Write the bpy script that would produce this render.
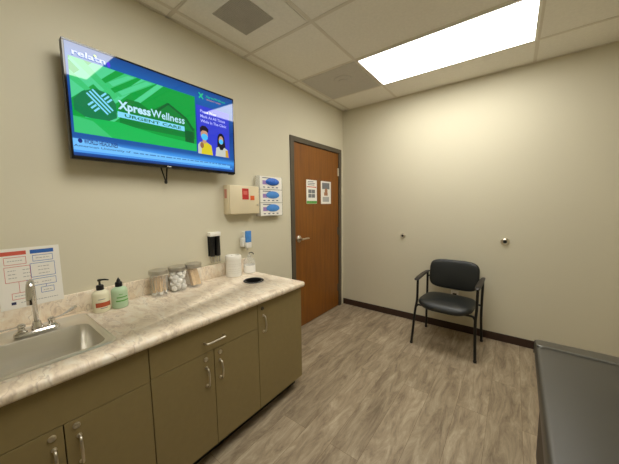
import bpy, bmesh, math, random
from mathutils import Vector, Matrix
PI = math.pi
for o in list(bpy.data.objects):
    bpy.data.objects.remove(o)
S = bpy.context.scene
COL = S.collection

# ------------------------------------------------------------------ camera
cam_d = bpy.data.cameras.new('camera')
cam = bpy.data.objects.new('camera', cam_d)
COL.objects.link(cam)
yaw, pit, rol = .6506, .1006, -.0125
fw = Vector((-math.sin(yaw) * math.cos(pit), math.cos(yaw) * math.cos(pit), -math.sin(pit)))
r0 = Vector((math.cos(yaw), math.sin(yaw), 0))
u0 = r0.cross(fw)
rr = math.cos(rol) * r0 + math.sin(rol) * u0
uu = -math.sin(rol) * r0 + math.cos(rol) * u0
M = Matrix((rr, uu, -fw)).transposed().to_4x4()
M.translation = (1.8459, -3.1811, 1.3781)
cam.matrix_world = M
cam_d.sensor_fit = 'HORIZONTAL'
cam_d.sensor_width = 36
cam_d.lens = 36 * 267.33 / 619
cam_d.clip_start = .02
S.camera = cam

# ------------------------------------------------------------------ world, light, exposure
w = bpy.data.worlds.new('world')
S.world = w
w.use_nodes = True
w.node_tree.nodes['Background'].inputs[0].default_value = (1, .9, .75, 1)
w.node_tree.nodes['Background'].inputs[1].default_value = 0.0
S.view_settings.view_transform = 'Standard'
S.view_settings.look = 'None'
S.view_settings.exposure = 0.06
S.view_settings.gamma = 1
S.view_settings.use_curve_mapping = False
LIGHT = 12.5           # radiance of the ceiling light diffusers
LIGHT_COL = (1.0, .98, .92)

# ------------------------------------------------------------------ material helpers
def lin(c):
    return tuple((x / 255 / 12.92) if x / 255 <= .04045 else ((x / 255 + .055) / 1.055) ** 2.4 for x in c)

def new_mat(name):
    m = bpy.data.materials.new(name)
    m.use_nodes = True
    nt = m.node_tree
    return m, nt, nt.nodes['Principled BSDF']

def mat(name, c, rough=.5, metal=0, spec=.5, var=.06, vscale=8, bump=0, bscale=200, coat=0, stretch=None):
    """base colour with a slight procedural variation and an optional fine bump"""
    m, nt, b = new_mat(name)
    b.inputs['Roughness'].default_value = rough
    b.inputs['Metallic'].default_value = metal
    b.inputs['Specular IOR Level'].default_value = spec
    b.inputs['Coat Weight'].default_value = coat
    tc = nt.nodes.new('ShaderNodeTexCoord')
    mp = nt.nodes.new('ShaderNodeMapping')
    nt.links.new(tc.outputs['Object'], mp.inputs[0])
    if stretch:
        mp.inputs['Scale'].default_value = stretch
    n = nt.nodes.new('ShaderNodeTexNoise')
    n.inputs['Scale'].default_value = vscale
    n.inputs['Detail'].default_value = 4
    nt.links.new(mp.outputs[0], n.inputs['Vector'])
    rp = nt.nodes.new('ShaderNodeValToRGB')
    l = lin(c)
    rp.color_ramp.elements[0].position = .3
    rp.color_ramp.elements[1].position = .7
    rp.color_ramp.elements[0].color = tuple(x * (1 - var) for x in l) + (1,)
    rp.color_ramp.elements[1].color = tuple(min(1, x * (1 + var)) for x in l) + (1,)
    nt.links.new(n.outputs['Fac'], rp.inputs[0])
    nt.links.new(rp.outputs[0], b.inputs['Base Color'])
    if bump:
        n2 = nt.nodes.new('ShaderNodeTexNoise')
        n2.inputs['Scale'].default_value = bscale
        n2.inputs['Detail'].default_value = 3
        nt.links.new(mp.outputs[0], n2.inputs['Vector'])
        bp = nt.nodes.new('ShaderNodeBump')
        bp.inputs['Strength'].default_value = bump
        bp.inputs['Distance'].default_value = .002
        nt.links.new(n2.outputs['Fac'], bp.inputs['Height'])
        nt.links.new(bp.outputs[0], b.inputs['Normal'])
    return m

def emit(name, c, strength=1.0, gloss=True):
    """a lit pixel area of the television: emits, under shiny glass"""
    m, nt, b = new_mat(name)
    b.inputs['Base Color'].default_value = (.004, .004, .004, 1)
    b.inputs['Roughness'].default_value = .03
    b.inputs['IOR'].default_value = 1.5
    b.inputs['Emission Color'].default_value = lin(c) + (1,)
    b.inputs['Emission Strength'].default_value = strength
    return m

def glass_mat(name, c=(255, 255, 255), alpha=.2):
    m, nt, b = new_mat(name)
    b.inputs['Base Color'].default_value = lin(c) + (1,)
    b.inputs['Roughness'].default_value = .04
    b.inputs['Alpha'].default_value = alpha
    return m

MAT = {}
MAT['wall'] = mat('wall_paint', (214, 207, 183), .62, spec=.35, var=.012, vscale=1.2, bump=.12, bscale=180)
MAT['ceiling'] = mat('ceiling_tile', (244, 240, 230), .9, spec=.1, var=.03, vscale=60, bump=.3, bscale=150)
MAT['grid'] = mat('ceiling_grid', (226, 219, 205), .6, var=.02)
MAT['panel'] = mat('grey_ceiling_panel', (204, 200, 192), .8, spec=.1, var=.03, vscale=40)
MAT['vinyl_base'] = mat('dark_baseboard', (56, 36, 26), .45, var=.08)
MAT['frame'] = mat('painted_steel_frame', (84, 75, 60), .45, var=.03)
MAT['cab'] = mat('olive_laminate', (142, 125, 84), .45, spec=.35, var=.03, vscale=30, bump=.08, bscale=300)
MAT['cab_in'] = mat('cabinet_core', (70, 58, 38), .6)
MAT['toe'] = mat('black_toe_kick', (14, 12, 10), .6)
MAT['nickel'] = mat('brushed_nickel', (222, 214, 198), .32, metal=1, var=.04)
MAT['lidmetal'] = mat('polished_lid_metal', (205, 201, 194), .34, metal=1, var=.02)
MAT['chrome'] = mat('chrome', (215, 212, 208), .1, metal=1, var=.02)
MAT['steel'] = mat('brushed_stainless', (224, 221, 213), .30, metal=1, var=.05, vscale=12, stretch=(1, .08, 1))
MAT['black'] = mat('black_plastic', (16, 15, 15), .35, var=.1)
MAT['black_metal'] = mat('black_powder_coat', (10, 9, 8), .4, var=.1)
MAT['vinyl'] = mat('charcoal_vinyl', (26, 29, 28), .42, spec=.5, var=.08, vscale=20, bump=.2, bscale=400)
MAT['arm'] = mat('armrest_plastic', (34, 27, 22), .4, var=.1)
MAT['exam'] = mat('grey_vinyl_upholstery', (60, 57, 50), .38, spec=.55, var=.05, vscale=6, bump=.15, bscale=350)
MAT['exam_base'] = mat('dark_brown_laminate', (42, 27, 18), .5, var=.1)
MAT['white'] = mat('white_plastic', (240, 237, 228), .4, var=.02)
MAT['paper'] = mat('white_paper', (240, 236, 226), .7, spec=.2, var=.015)
MAT['cream'] = mat('cream_plastic', (226, 212, 178), .4, var=.02)
MAT['bezel'] = mat('glossy_black_bezel', (8, 8, 9), .06, var=.1)
MAT['red'] = mat('red_print', (190, 40, 36), .5, var=.05)
MAT['rust'] = mat('rust_print', (182, 84, 48), .5, var=.05)
MAT['orange'] = mat('orange_print', (222, 92, 30), .5, var=.05)
MAT['tomato'] = mat('tomato_print', (208, 92, 72), .5, var=.05)
MAT['blue'] = mat('blue_print', (44, 100, 180), .5, var=.05)
MAT['sky'] = mat('light_blue_print', (72, 140, 215), .5, var=.1, vscale=30)
MAT['navy'] = mat('navy_print', (42, 48, 84), .5, var=.05)
MAT['pink'] = mat('violet_print', (160, 130, 190), .5, var=.1)
MAT['green'] = mat('green_print', (96, 165, 70), .5, var=.05)
MAT['greyprint'] = mat('grey_print', (120, 122, 124), .6, var=.25, vscale=90)
MAT['lightgrey'] = mat('light_grey_print', (178, 176, 172), .6, var=.05)
MAT['tanprint'] = mat('tan_print', (176, 128, 96), .6, var=.2, vscale=60)
MAT['soap'] = mat('cream_soap_bottle', (232, 226, 196), .35, var=.02)
MAT['greensoap'] = mat('green_soap_bottle', (180, 206, 170), .3, var=.03)
MAT['cotton'] = mat('cotton', (238, 236, 230), .9, var=.03, bump=.5, bscale=120)
MAT['wood'] = mat('birch_wood', (236, 204, 156), .6, var=.12, vscale=40)
MAT['glass'] = glass_mat('clear_glass', (250, 250, 245), .09)
MAT['clear'] = glass_mat('clear_plastic', (245, 245, 240), .22)
MAT['darkhole'] = mat('dark_opening', (8, 7, 6), .8)

def tube_light_mat(f=1):
    m, nt, b = new_mat('lit_diffuser')
    b.inputs['Base Color'].default_value = (.8, .8, .8, 1)
    b.inputs['Emission Color'].default_value = LIGHT_COL + (1,)
    b.inputs['Emission Strength'].default_value = LIGHT * f
    return m
MAT['diffuser'] = tube_light_mat(.88)
MAT['diffuser_rear'] = tube_light_mat(.95)

def N(nt, t, **k):
    n = nt.nodes.new(t)
    for a, v in k.items():
        setattr(n, a, v)
    return n

def floor_mat():
    m, nt, b = new_mat('vinyl_plank_floor')
    tc = N(nt, 'ShaderNodeTexCoord')
    mp = N(nt, 'ShaderNodeMapping')
    mp.inputs['Rotation'].default_value = (0, 0, PI / 2)
    nt.links.new(tc.outputs['Object'], mp.inputs[0])
    br = N(nt, 'ShaderNodeTexBrick')
    br.offset = .37
    br.inputs['Scale'].default_value = 1
    br.inputs['Brick Width'].default_value = 1.22
    br.inputs['Row Height'].default_value = .178
    br.inputs['Mortar Size'].default_value = .0012
    br.inputs['Mortar Smooth'].default_value = .3
    br.inputs['Color1'].default_value = (0, 0, 0, 1)
    br.inputs['Color2'].default_value = (1, 1, 1, 1)
    br.inputs['Mortar'].default_value = (.1, .1, .1, 1)
    nt.links.new(mp.outputs[0], br.inputs['Vector'])
    # grain, stretched along the planks and shifted plank by plank
    mp2 = N(nt, 'ShaderNodeMapping')
    mp2.inputs['Scale'].default_value = (9, 1.7, 1)
    nt.links.new(tc.outputs['Object'], mp2.inputs[0])
    add = N(nt, 'ShaderNodeVectorMath', operation='MULTIPLY_ADD')
    add.inputs[1].default_value = (7, 9, 5)
    nt.links.new(br.outputs['Color'], add.inputs[0])
    nt.links.new(mp2.outputs[0], add.inputs[2])
    n1 = N(nt, 'ShaderNodeTexNoise')
    n1.inputs['Scale'].default_value = 2.0
    n1.inputs['Detail'].default_value = 12
    n1.inputs['Roughness'].default_value = .74
    n1.inputs['Distortion'].default_value = .6
    nt.links.new(add.outputs[0], n1.inputs['Vector'])
    rp = N(nt, 'ShaderNodeValToRGB')
    e = rp.color_ramp.elements
    e[0].position = .34; e[0].color = lin((128, 112, 92)) + (1,)
    e[1].position = .68; e[1].color = lin((200, 184, 158)) + (1,)
    x = e.new(.5); x.color = lin((166, 149, 124)) + (1,)
    nt.links.new(n1.outputs['Fac'], rp.inputs[0])
    # plank to plank tone
    mx = N(nt, 'ShaderNodeMix', data_type='RGBA', blend_type='MULTIPLY')
    mx.inputs[0].default_value = 1
    rp2 = N(nt, 'ShaderNodeValToRGB')
    rp2.color_ramp.elements[0].color = (.76, .75, .73, 1)
    rp2.color_ramp.elements[1].color = (1.0, 1.0, 1.0, 1)
    nt.links.new(br.outputs['Color'], rp2.inputs[0])
    nt.links.new(rp.outputs[0], mx.inputs[6])
    nt.links.new(rp2.outputs[0], mx.inputs[7])
    mx2 = N(nt, 'ShaderNodeMix', data_type='RGBA')
    nt.links.new(br.outputs['Fac'], mx2.inputs[0])
    nt.links.new(mx.outputs[2], mx2.inputs[6])
    mx2.inputs[7].default_value = lin((120, 102, 76)) + (1,)
    nt.links.new(mx2.outputs[2], b.inputs['Base Color'])
    b.inputs['Roughness'].default_value = .5
    b.inputs['Specular IOR Level'].default_value = .35
    bp = N(nt, 'ShaderNodeBump')
    bp.inputs['Strength'].default_value = .15
    bp.inputs['Distance'].default_value = .002
    nt.links.new(n1.outputs['Fac'], bp.inputs['Height'])
    nt.links.new(bp.outputs[0], b.inputs['Normal'])
    return m
MAT['floor'] = floor_mat()

def marble_mat():
    m, nt, b = new_mat('marbled_laminate')
    tc = N(nt, 'ShaderNodeTexCoord')
    mp = N(nt, 'ShaderNodeMapping')
    mp.inputs['Rotation'].default_value = (0, .4, .55)
    mp.inputs['Scale'].default_value = (1, 2.1, 1)
    nt.links.new(tc.outputs['Object'], mp.inputs[0])
    n0 = N(nt, 'ShaderNodeTexNoise')
    n0.inputs['Scale'].default_value = 3
    n0.inputs['Detail'].default_value = 5
    nt.links.new(mp.outputs[0], n0.inputs['Vector'])
    ad = N(nt, 'ShaderNodeVectorMath', operation='MULTIPLY_ADD')
    ad.inputs[1].default_value = (.5, .5, .5)
    nt.links.new(n0.outputs['Color'], ad.inputs[0])
    nt.links.new(mp.outputs[0], ad.inputs[2])
    n1 = N(nt, 'ShaderNodeTexNoise')
    n1.inputs['Scale'].default_value = 11
    n1.inputs['Detail'].default_value = 10
    n1.inputs['Roughness'].default_value = .68
    nt.links.new(ad.outputs[0], n1.inputs['Vector'])
    rp = N(nt, 'ShaderNodeValToRGB')
    e = rp.color_ramp.elements
    e[0].position = .32; e[0].color = lin((208, 189, 166)) + (1,)
    e[1].position = .7; e[1].color = lin((246, 238, 220)) + (1,)
    x = e.new(.5); x.color = lin((238, 222, 198)) + (1,)
    nt.links.new(n1.outputs['Fac'], rp.inputs[0])
    # veins: thin band where a second noise crosses its middle value
    def vein(scale, width, col, prev, off):
        mpv = N(nt, 'ShaderNodeVectorMath', operation='ADD')
        mpv.inputs[1].default_value = (off, off, off)
        nt.links.new(ad.outputs[0], mpv.inputs[0])
        n = N(nt, 'ShaderNodeTexNoise')
        n.inputs['Scale'].default_value = scale
        n.inputs['Detail'].default_value = 3
        nt.links.new(mpv.outputs[0], n.inputs['Vector'])
        s = N(nt, 'ShaderNodeMath', operation='SUBTRACT'); s.inputs[1].default_value = .5
        nt.links.new(n.outputs['Fac'], s.inputs[0])
        a = N(nt, 'ShaderNodeMath', operation='ABSOLUTE')
        nt.links.new(s.outputs[0], a.inputs[0])
        mr = N(nt, 'ShaderNodeMapRange')
        mr.inputs[1].default_value = 0; mr.inputs[2].default_value = width
        mr.inputs[3].default_value = .75; mr.inputs[4].default_value = 0
        nt.links.new(a.outputs[0], mr.inputs[0])
        mul = N(nt, 'ShaderNodeMath', operation='MULTIPLY')
        nt.links.new(mr.outputs[0], mul.inputs[0])
        nt.links.new(n1.outputs['Fac'], mul.inputs[1])
        mx = N(nt, 'ShaderNodeMix', data_type='RGBA')
        nt.links.new(mul.outputs[0], mx.inputs[0])
        nt.links.new(prev, mx.inputs[6])
        mx.inputs[7].default_value = lin(col) + (1,)
        return mx.outputs[2]
    c = vein(4.2, .016, (150, 124, 106), rp.outputs[0], 3.1)
    c = vein(5.0, .022, (250, 244, 232), c, 8.4)
    nt.links.new(c, b.inputs['Base Color'])
    b.inputs['Roughness'].default_value = .45
    return m
MAT['marble'] = marble_mat()

def door_mat():
    m, nt, b = new_mat('wood_veneer_door')
    tc = N(nt, 'ShaderNodeTexCoord')
    mp = N(nt, 'ShaderNodeMapping')
    mp.inputs['Scale'].default_value = (6, 9, .7)
    nt.links.new(tc.outputs['Object'], mp.inputs[0])
    n = N(nt, 'ShaderNodeTexNoise')
    n.inputs['Scale'].default_value = 3.2
    n.inputs['Detail'].default_value = 7
    n.inputs['Distortion'].default_value = .5
    nt.links.new(mp.outputs[0], n.inputs['Vector'])
    rp = N(nt, 'ShaderNodeValToRGB')
    rp.color_ramp.elements[0].position = .25
    rp.color_ramp.elements[1].position = .8
    rp.color_ramp.elements[0].color = lin((116, 66, 10)) + (1,)
    rp.color_ramp.elements[1].color = lin((144, 88, 18)) + (1,)
    nt.links.new(n.outputs['Fac'], rp.inputs[0])
    nt.links.new(rp.outputs[0], b.inputs['Base Color'])
    b.inputs['Roughness'].default_value = .42
    return m
MAT['door'] = door_mat()

# ------------------------------------------------------------------ mesh helpers
def B():
    return bmesh.new()

def box(bm, x0, x1, y0, y1, z0, z1, bev=0, seg=2):
    mt = Matrix.Translation(((x0 + x1) / 2, (y0 + y1) / 2, (z0 + z1) / 2)) @ Matrix.Diagonal((abs(x1 - x0), abs(y1 - y0), abs(z1 - z0), 1))
    r = bmesh.ops.create_cube(bm, size=1, matrix=mt)
    if bev:
        es = list({e for v in r['verts'] for e in v.link_edges})
        bmesh.ops.bevel(bm, geom=es, offset=bev, segments=seg, profile=.5, affect='EDGES')
    return bm

def quad(bm, pts):
    return bm.faces.new([bm.verts.new(p) for p in pts])

def rings(bm, rs, cap0=True, cap1=True, closed=True):
    vs = [[bm.verts.new(p) for p in r] for r in rs]
    n = len(vs[0])
    for a, b_ in zip(vs, vs[1:]):
        for i in range(n if closed else n - 1):
            j = (i + 1) % n
            bm.faces.new((a[i], a[j], b_[j], b_[i]))
    if cap0: bm.faces.new(vs[0][::-1])
    if cap1: bm.faces.new(vs[-1])
    bmesh.ops.recalc_face_normals(bm, faces=bm.faces)
    return bm

def lathe(bm, c, prof, n=28, axis='z', cap0=True, cap1=True):
    """prof: list of (radius, height)"""
    rs = []
    for r, h in prof:
        r = max(r, .0004)
        ring = []
        for i in range(n):
            a = 2 * PI * i / n
            if axis == 'z': p = (r * math.cos(a), r * math.sin(a), h)
            elif axis == 'x': p = (h, r * math.cos(a), r * math.sin(a))
            else: p = (r * math.cos(a), h, r * math.sin(a))
            ring.append((p[0] + c[0], p[1] + c[1], p[2] + c[2]))
        rs.append(ring)
    return rings(bm, rs, cap0, cap1)

def tube(bm, pts, r, n=10, flat=1):
    """swept tube; r a number or a list; flat squashes it across one axis"""
    pts = [Vector(p) for p in pts]
    rad = r if isinstance(r, (list, tuple)) else [r] * len(pts)
    t0 = (pts[1] - pts[0]).normalized()
    up = Vector((0, 0, 1)) if abs(t0.z) < .9 else Vector((1, 0, 0))
    nrm = (up - t0 * up.dot(t0)).normalized()
    rs = []
    for i, p in enumerate(pts):
        if i == 0: t = t0
        elif i == len(pts) - 1: t = (pts[-1] - pts[-2]).normalized()
        else: t = ((pts[i + 1] - p).normalized() + (p - pts[i - 1]).normalized()).normalized()
        nrm = (nrm - t * nrm.dot(t)).normalized()
        bi = t.cross(nrm)
        rs.append([p + (nrm * math.cos(2 * PI * k / n) * flat + bi * math.sin(2 * PI * k / n)) * rad[i] for k in range(n)])
    return rings(bm, rs)

def smooth_path(pts, k=4):
    """Catmull-Rom through the points"""
    P = [Vector(p) for p in pts]
    P = [P[0] * 2 - P[1]] + P + [P[-1] * 2 - P[-2]]
    out = []
    for i in range(1, len(P) - 2):
        for j in range(k):
            t = j / k
            out.append(.5 * ((2 * P[i]) + (-P[i - 1] + P[i + 1]) * t + (2 * P[i - 1] - 5 * P[i] + 4 * P[i + 1] - P[i + 2]) * t * t + (-P[i - 1] + 3 * P[i] - 3 * P[i + 1] + P[i + 2]) * t ** 3))
    out.append(P[-2])
    return out

def rrect(cx, cy, hx, hy, r, z, k=6):
    out = []
    for sx, sy, a0 in ((1, 1, 0), (-1, 1, PI / 2), (-1, -1, PI), (1, -1, 1.5 * PI)):
        for i in range(k + 1):
            a = a0 + PI / 2 * i / k
            out.append((cx + sx * (hx - r) + r * math.cos(a), cy + sy * (hy - r) + r * math.sin(a), z))
    return out

def wpos(o):
    v = Vector((0, 0, 0))
    while o:
        v += o.location
        o = o.parent
    return v

def obj(name, bm, m, parent=None, smooth=False, label=None, sub=0):
    me = bpy.data.meshes.new(name)
    if isinstance(bm, bpy.types.Mesh):
        me = bm
    else:
        bm.normal_update()
        bm.to_mesh(me)
        bm.free()
    me.materials.clear()
    me.materials.append(MAT[m] if isinstance(m, str) else m)
    if parent:
        w_ = wpos(parent)
        me.transform(Matrix.Translation(-w_))
    if smooth:
        me.polygons.foreach_set('use_smooth', [True] * len(me.polygons))
        try:
            me.set_sharp_from_angle(angle=math.radians(38))
        except Exception:
            pass
    o = bpy.data.objects.new(name, me)
    COL.objects.link(o)
    o.parent = parent
    if sub:
        md = o.modifiers.new('s', 'SUBSURF'); md.levels = sub; md.render_levels = sub
    if label: o['label'] = label
    return o

def thing(name, label, cat, loc=(0, 0, 0), group=None):
    o = bpy.data.objects.new(name, None)
    o.empty_display_size = .1
    COL.objects.link(o)
    o.location = loc
    o['label'] = label; o['category'] = cat
    if group: o['group'] = group
    return o

def tag(o, label, cat, group=None):
    o['label'] = label; o['category'] = cat
    if group: o['group'] = group
    return o

def struct(name, bm, m, parent=None):
    o = obj(name, bm, m, parent)
    o['kind'] = 'structure'
    return o

def text_mesh(s, h, frame, bold=0, width=None):
    """text as a flat mesh; frame = Matrix mapping text x,y plane into the world; h = capital height"""
    cu = bpy.data.curves.new('t', 'FONT')
    cu.body = s
    cu.size = h / .7
    cu.offset = bold
    cu.fill_mode = 'FRONT'
    cu.resolution_u = 2
    ob = bpy.data.objects.new('t', cu)
    COL.objects.link(ob)
    bpy.context.view_layer.update()
    dg = bpy.context.evaluated_depsgraph_get()
    me = bpy.data.meshes.new_from_object(ob.evaluated_get(dg))
    bpy.data.objects.remove(ob)
    bpy.data.curves.remove(cu)
    xs = [v.co.x for v in me.vertices]
    x0, x1 = min(xs), max(xs)
    sx = width / (x1 - x0) if width else 1
    me.transform(frame @ Matrix.Diagonal((sx, 1, 1, 1)) @ Matrix.Translation((-x0, 0, 0)))
    return me

def on_left_wall(x, y, z):
    """text frame on a surface that faces +x: text runs along +y"""
    return Matrix(((0, 0, 1, x), (1, 0, 0, y), (0, 1, 0, z), (0, 0, 0, 1)))

def plate(x, y0, y1, z0, z1, m, name, parent, t=.0005, bm=None, label=None):
    """thin printed patch that faces +x"""
    return obj(name, box(B(), x, x + t, y0, y1, z0, z1), m, parent, label=label)

def boolean(o, cutters):
    for c in cutters:
        md = o.modifiers.new('b', 'BOOLEAN')
        md.object = c; md.operation = 'DIFFERENCE'; md.solver = 'EXACT'
    bpy.context.view_layer.update()
    dg = bpy.context.evaluated_depsgraph_get()
    me = bpy.data.meshes.new_from_object(o.evaluated_get(dg))
    o.modifiers.clear()
    o.data = me
    for c in cutters: bpy.data.objects.remove(c)

# ================================================================== the room
H = 2.595
XR, YB = 3.05, -4.35
struct('floor', box(B(), -.1, XR + .1, YB - .1, .1, -.1, 0), 'floor')
struct('ceiling', box(B(), -.1, XR + .1, YB - .1, .1, H + .0015, H + .12), 'ceiling')
DY0, DY1, DZ = -1.074, -.058, 2.09            # outer size of the door frame
bm = B()
box(bm, -.1, 0, YB - .1, DY0 + .006, 0, H + .006)
box(bm, -.1, 0, DY0 + .006, DY1 - .006, DZ - .006, H + .006)
box(bm, -.1, 0, DY1 - .006, 0.1, 0, H + .006)
struct('wall_left', bm, 'wall')
struct('wall_back', box(B(), 0, XR + .1, 0, .1, 0, H + .006), 'wall')
struct('wall_right', box(B(), XR, XR + .1, YB, 0, 0, H + .006), 'wall')
struct('wall_front', box(B(), 0, XR, YB - .1, YB, 0, H + .006), 'wall')
def skirting(name, x0, x1, y0, y1):
    bm = box(B(), x0, x1, y0, y1, 0.0, .078, .003, 2)
    struct(name, bm, 'vinyl_base')
skirting('baseboard_back', .012, XR, -.011, 0)
skirting('baseboard_right', XR - .011, XR, YB, -.011)
skirting('baseboard_front', .66, XR - .011, YB, YB + .011)

# suspended ceiling grid (tee bars)
GA, GB, T = .418, .10, .61
bm = B()
xs = [GB, GB + T, GB + 3 * T]
ys = [-GA - T * k for k in range(7) if -GA - T * k > YB]
tb = .012
for y in ys:
    box(bm, 0, XR, y - tb, y + tb, H - .001, H + .006)
edges = ys + [YB]
for x in xs:
    box(bm, x - tb, x + tb, YB, 0, H - .0005, H + .006)
box(bm, GB + 4.97 * T - .6, GB + 4.97 * T - .58, -GA, 0, H, H + .004)
# wall angle
box(bm, 0, .02, YB, 0, H - .001, H + .006)
box(bm, 0, XR, -.02, 0, H - .001, H + .006)
box(bm, XR - .02, XR, YB, 0, H - .001, H + .006)
box(bm, 0, XR, YB, YB + .02, H - .001, H + .006)
struct('trim_1', bm, 'grid')

def troffer(x0, x1, y0, y1, label, dm='diffuser'):
    t = thing('ceiling_light', label, 'ceiling light', ((x0 + x1) / 2, (y0 + y1) / 2, H), 'troffer lights in the ceiling')
    bm = B()
    zt = H - .006
    fr = .018
    for a in ((x0, x1, y0, y0 + fr), (x0, x1, y1 - fr, y1), (x0, x0 + fr, y0 + fr, y1 - fr), (x1 - fr, x1, y0 + fr, y1 - fr)):
        box(bm, *a, zt, H - .001)
    obj('frame', bm, 'white', t)
    obj('diffuser', box(B(), x0 + fr, x1 - fr, y0 + fr, y1 - fr, zt + .001, H - .0012), dm, t)
tx0, tx1 = GB + T + .004, GB + 3 * T - .004
troffer(tx0, tx1, -GA - T + .008, -GA - .006, 'bright rectangular ceiling light panel near the back wall, above the chair')
troffer(tx0, tx1, -GA - 4 * T + .008, -GA - 3 * T - .006, 'rectangular ceiling light panel beside the air vent, nearer the camera, reflected in the television', 'diffuser_rear')

# perforated air return
VC = (.405, -1.96)
t = thing('air_vent', 'square grey grille air vent set in a white ceiling panel above the television', 'vent', (VC[0], VC[1], H))
bm = B()
zb = H - .002
def sq(h, z): return [(VC[0] - h, VC[1] - h, z), (VC[0] + h, VC[1] - h, z), (VC[0] + h, VC[1] + h, z), (VC[0] - h, VC[1] + h, z)]
rings(bm, [sq(.285, zb), sq(.285, zb - .002), sq(.19, zb - .003), sq(.185, zb - .005), sq(.145, zb - .007), sq(.135, zb - .004), sq(.135, zb)], False, False)
obj('panel', bm, 'ceiling', t, label='white square ceiling panel around the grille')
obj('duct', box(B(), VC[0] - .134, VC[0] + .134, VC[1] - .134, VC[1] + .134, zb - .002, zb + .001), mat('duct_grey', (120, 114, 104), .8), t)
bm = B()
K = 24
for k in range(K + 1):
    p = -.133 + .266 * k / K
    box(bm, VC[0] + p - .0025, VC[0] + p + .0025, VC[1] - .134, VC[1] + .134, zb - .008, zb - .0045)
    box(bm, VC[0] - .134, VC[0] + .134, VC[1] + p - .0025, VC[1] + p + .0025, zb - .0078, zb - .0043)
obj('grille', bm, mat('grille_grey', (192, 186, 174), .6), t)

# grey ceiling panel with a round cover
t = thing('ceiling_panel', 'darker grey square ceiling panel with a round cover, beside the ceiling light near the door', 'ceiling panel', (.405, -.72, H))
obj('panel', box(B(), GB + .02, GB + T - .014, -GA - T + .014, -GA - .014, H - .003, H + .003, .001), 'panel', t)
bm = B()
lathe(bm, (.46, -.785, 0), [(.088, H - .003), (.088, H - .007), (.06, H - .013), (.045, H - .014), (.04, H - .02), (.02, H - .022), (.001, H - .022)], 36)
obj('round_cover', bm, 'panel', t, True)

# ------------------------------------------------------------------ the door
d = struct('door_1', box(B(), -.045, -.004, -1.013, -.116, .008, 2.035, .001), 'door')
bm = B()
box(bm, -.09, .012, DY0, -1.016, 0, DZ, .002)
box(bm, -.09, .012, -.113, DY1, 0, DZ, .002)
box(bm, -.09, .012, -1.016, -.113, 2.038, DZ, .002)
fr = struct('door_frame', bm, 'frame', d)
for z in (1.80, 1.03, .26):
    bm = B()
    lathe(bm, (-.001, -.1145, z), [(.007, -.05), (.007, .05)], 12)
    box(bm, -.006, -.001, -.140, -.116, z - .05, z + .05)
    obj('hinge', bm, 'nickel' if z > 1.5 else 'frame', d, True)
bm = B()
lathe(bm, (0, -.945, 1.01), [(.036, -.004), (.036, .005), (.030, .010), (.014, .012), (.012, .045), (.0125, .055), (.001, .056)], 28, 'x')
tube(bm, smooth_path([(.047, -.945, 1.01), (.05, -.92, 1.011), (.05, -.86, 1.012), (.046, -.825, 1.009)], 4), [.012, .0115, .011, .0105, .0105, .010, .010, .0095, .009, .0085, .008, .008, .007], 12)
obj('door_handle', bm, 'nickel', d, True)

def sheet(name, label, cat, y0, y1, z0, z1, x=-.0035, group=None):
    t = thing(name, label, cat, (x, (y0 + y1) / 2, z0), group)
    return t
t = sheet('poster', 'white notice with red text band and green bottom strip on the wooden door', 'poster', -.80, -.60, 1.392, 1.662)
X = -.0035
plate(X, -.80, -.60, 1.392, 1.662, 'paper', 'sheet', t, .001)
plate(X + .001, -.797, -.603, 1.395, 1.425, 'green', 'green_strip', t)
bm = B()
for k, (a, b_) in enumerate(((-.775, -.665), (-.78, -.64), (-.775, -.65))):
    box(bm, X + .001, X + .0015, a, b_, 1.638 - k * .018, 1.646 - k * .018)
obj('heading_lines', bm, 'greyprint', t)
plate(X + .001, -.79, -.61, 1.578, 1.588, 'tomato', 'red_line', t)
bm = B()
for r in range(2):
    for c in range(2):
        box(bm, X + .001, X + .0015, -.765 + c * .066, -.705 + c * .066, 1.462 + r * .05, 1.504 + r * .05)
obj('picture', bm, 'greyprint', t)

t = sheet('poster', 'white framed notice with a dark picture, right one of the two on the wooden door', 'poster', -.517, -.297, 1.39, 1.662)
plate(X, -.517, -.297, 1.39, 1.662, 'paper', 'sheet', t, .001)
plate(X + .001, -.49, -.33, 1.57, 1.645, 'greyprint', 'picture', t)
bm = B()
lathe(bm, (X + .001, -.405, 1.55), [(.03, 0), (.03, .0006)], 20, 'x')
box(bm, X + .001, X + .0016, -.45, -.37, 1.49, 1.53)
obj('brown_figures', bm, 'tanprint', t)
plate(X + .001, -.48, -.34, 1.415, 1.475, 'lightgrey', 'text_block', t)

# ------------------------------------------------------------------ counter
CZ, CX, CE = .8228, .6603, -1.6825
YL = -3.9
CT = .038
counter = thing('countertop', 'cream and brown marbled laminate countertop along the left wall', 'countertop', (.33, -2.8, CZ - CT))
top = obj('top', box(B(), .001, CX, YL, CE, CZ - CT, CZ, .014, 4), 'marble', counter, True)
SX0, SX1, SY0, SY1 = .066, .556, -3.290, -2.816
c1 = obj('c1', box(B(), SX0 + .02, SX1 - .02, SY0 + .02, SY1 - .02, CZ - .1, CZ + .1), 'marble')
GC = (.335, -1.89)
c2 = obj('c2', lathe(B(), (GC[0], GC[1], 0), [(.066, CZ - .1), (.066, CZ + .1)], 40), 'marble')
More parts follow.
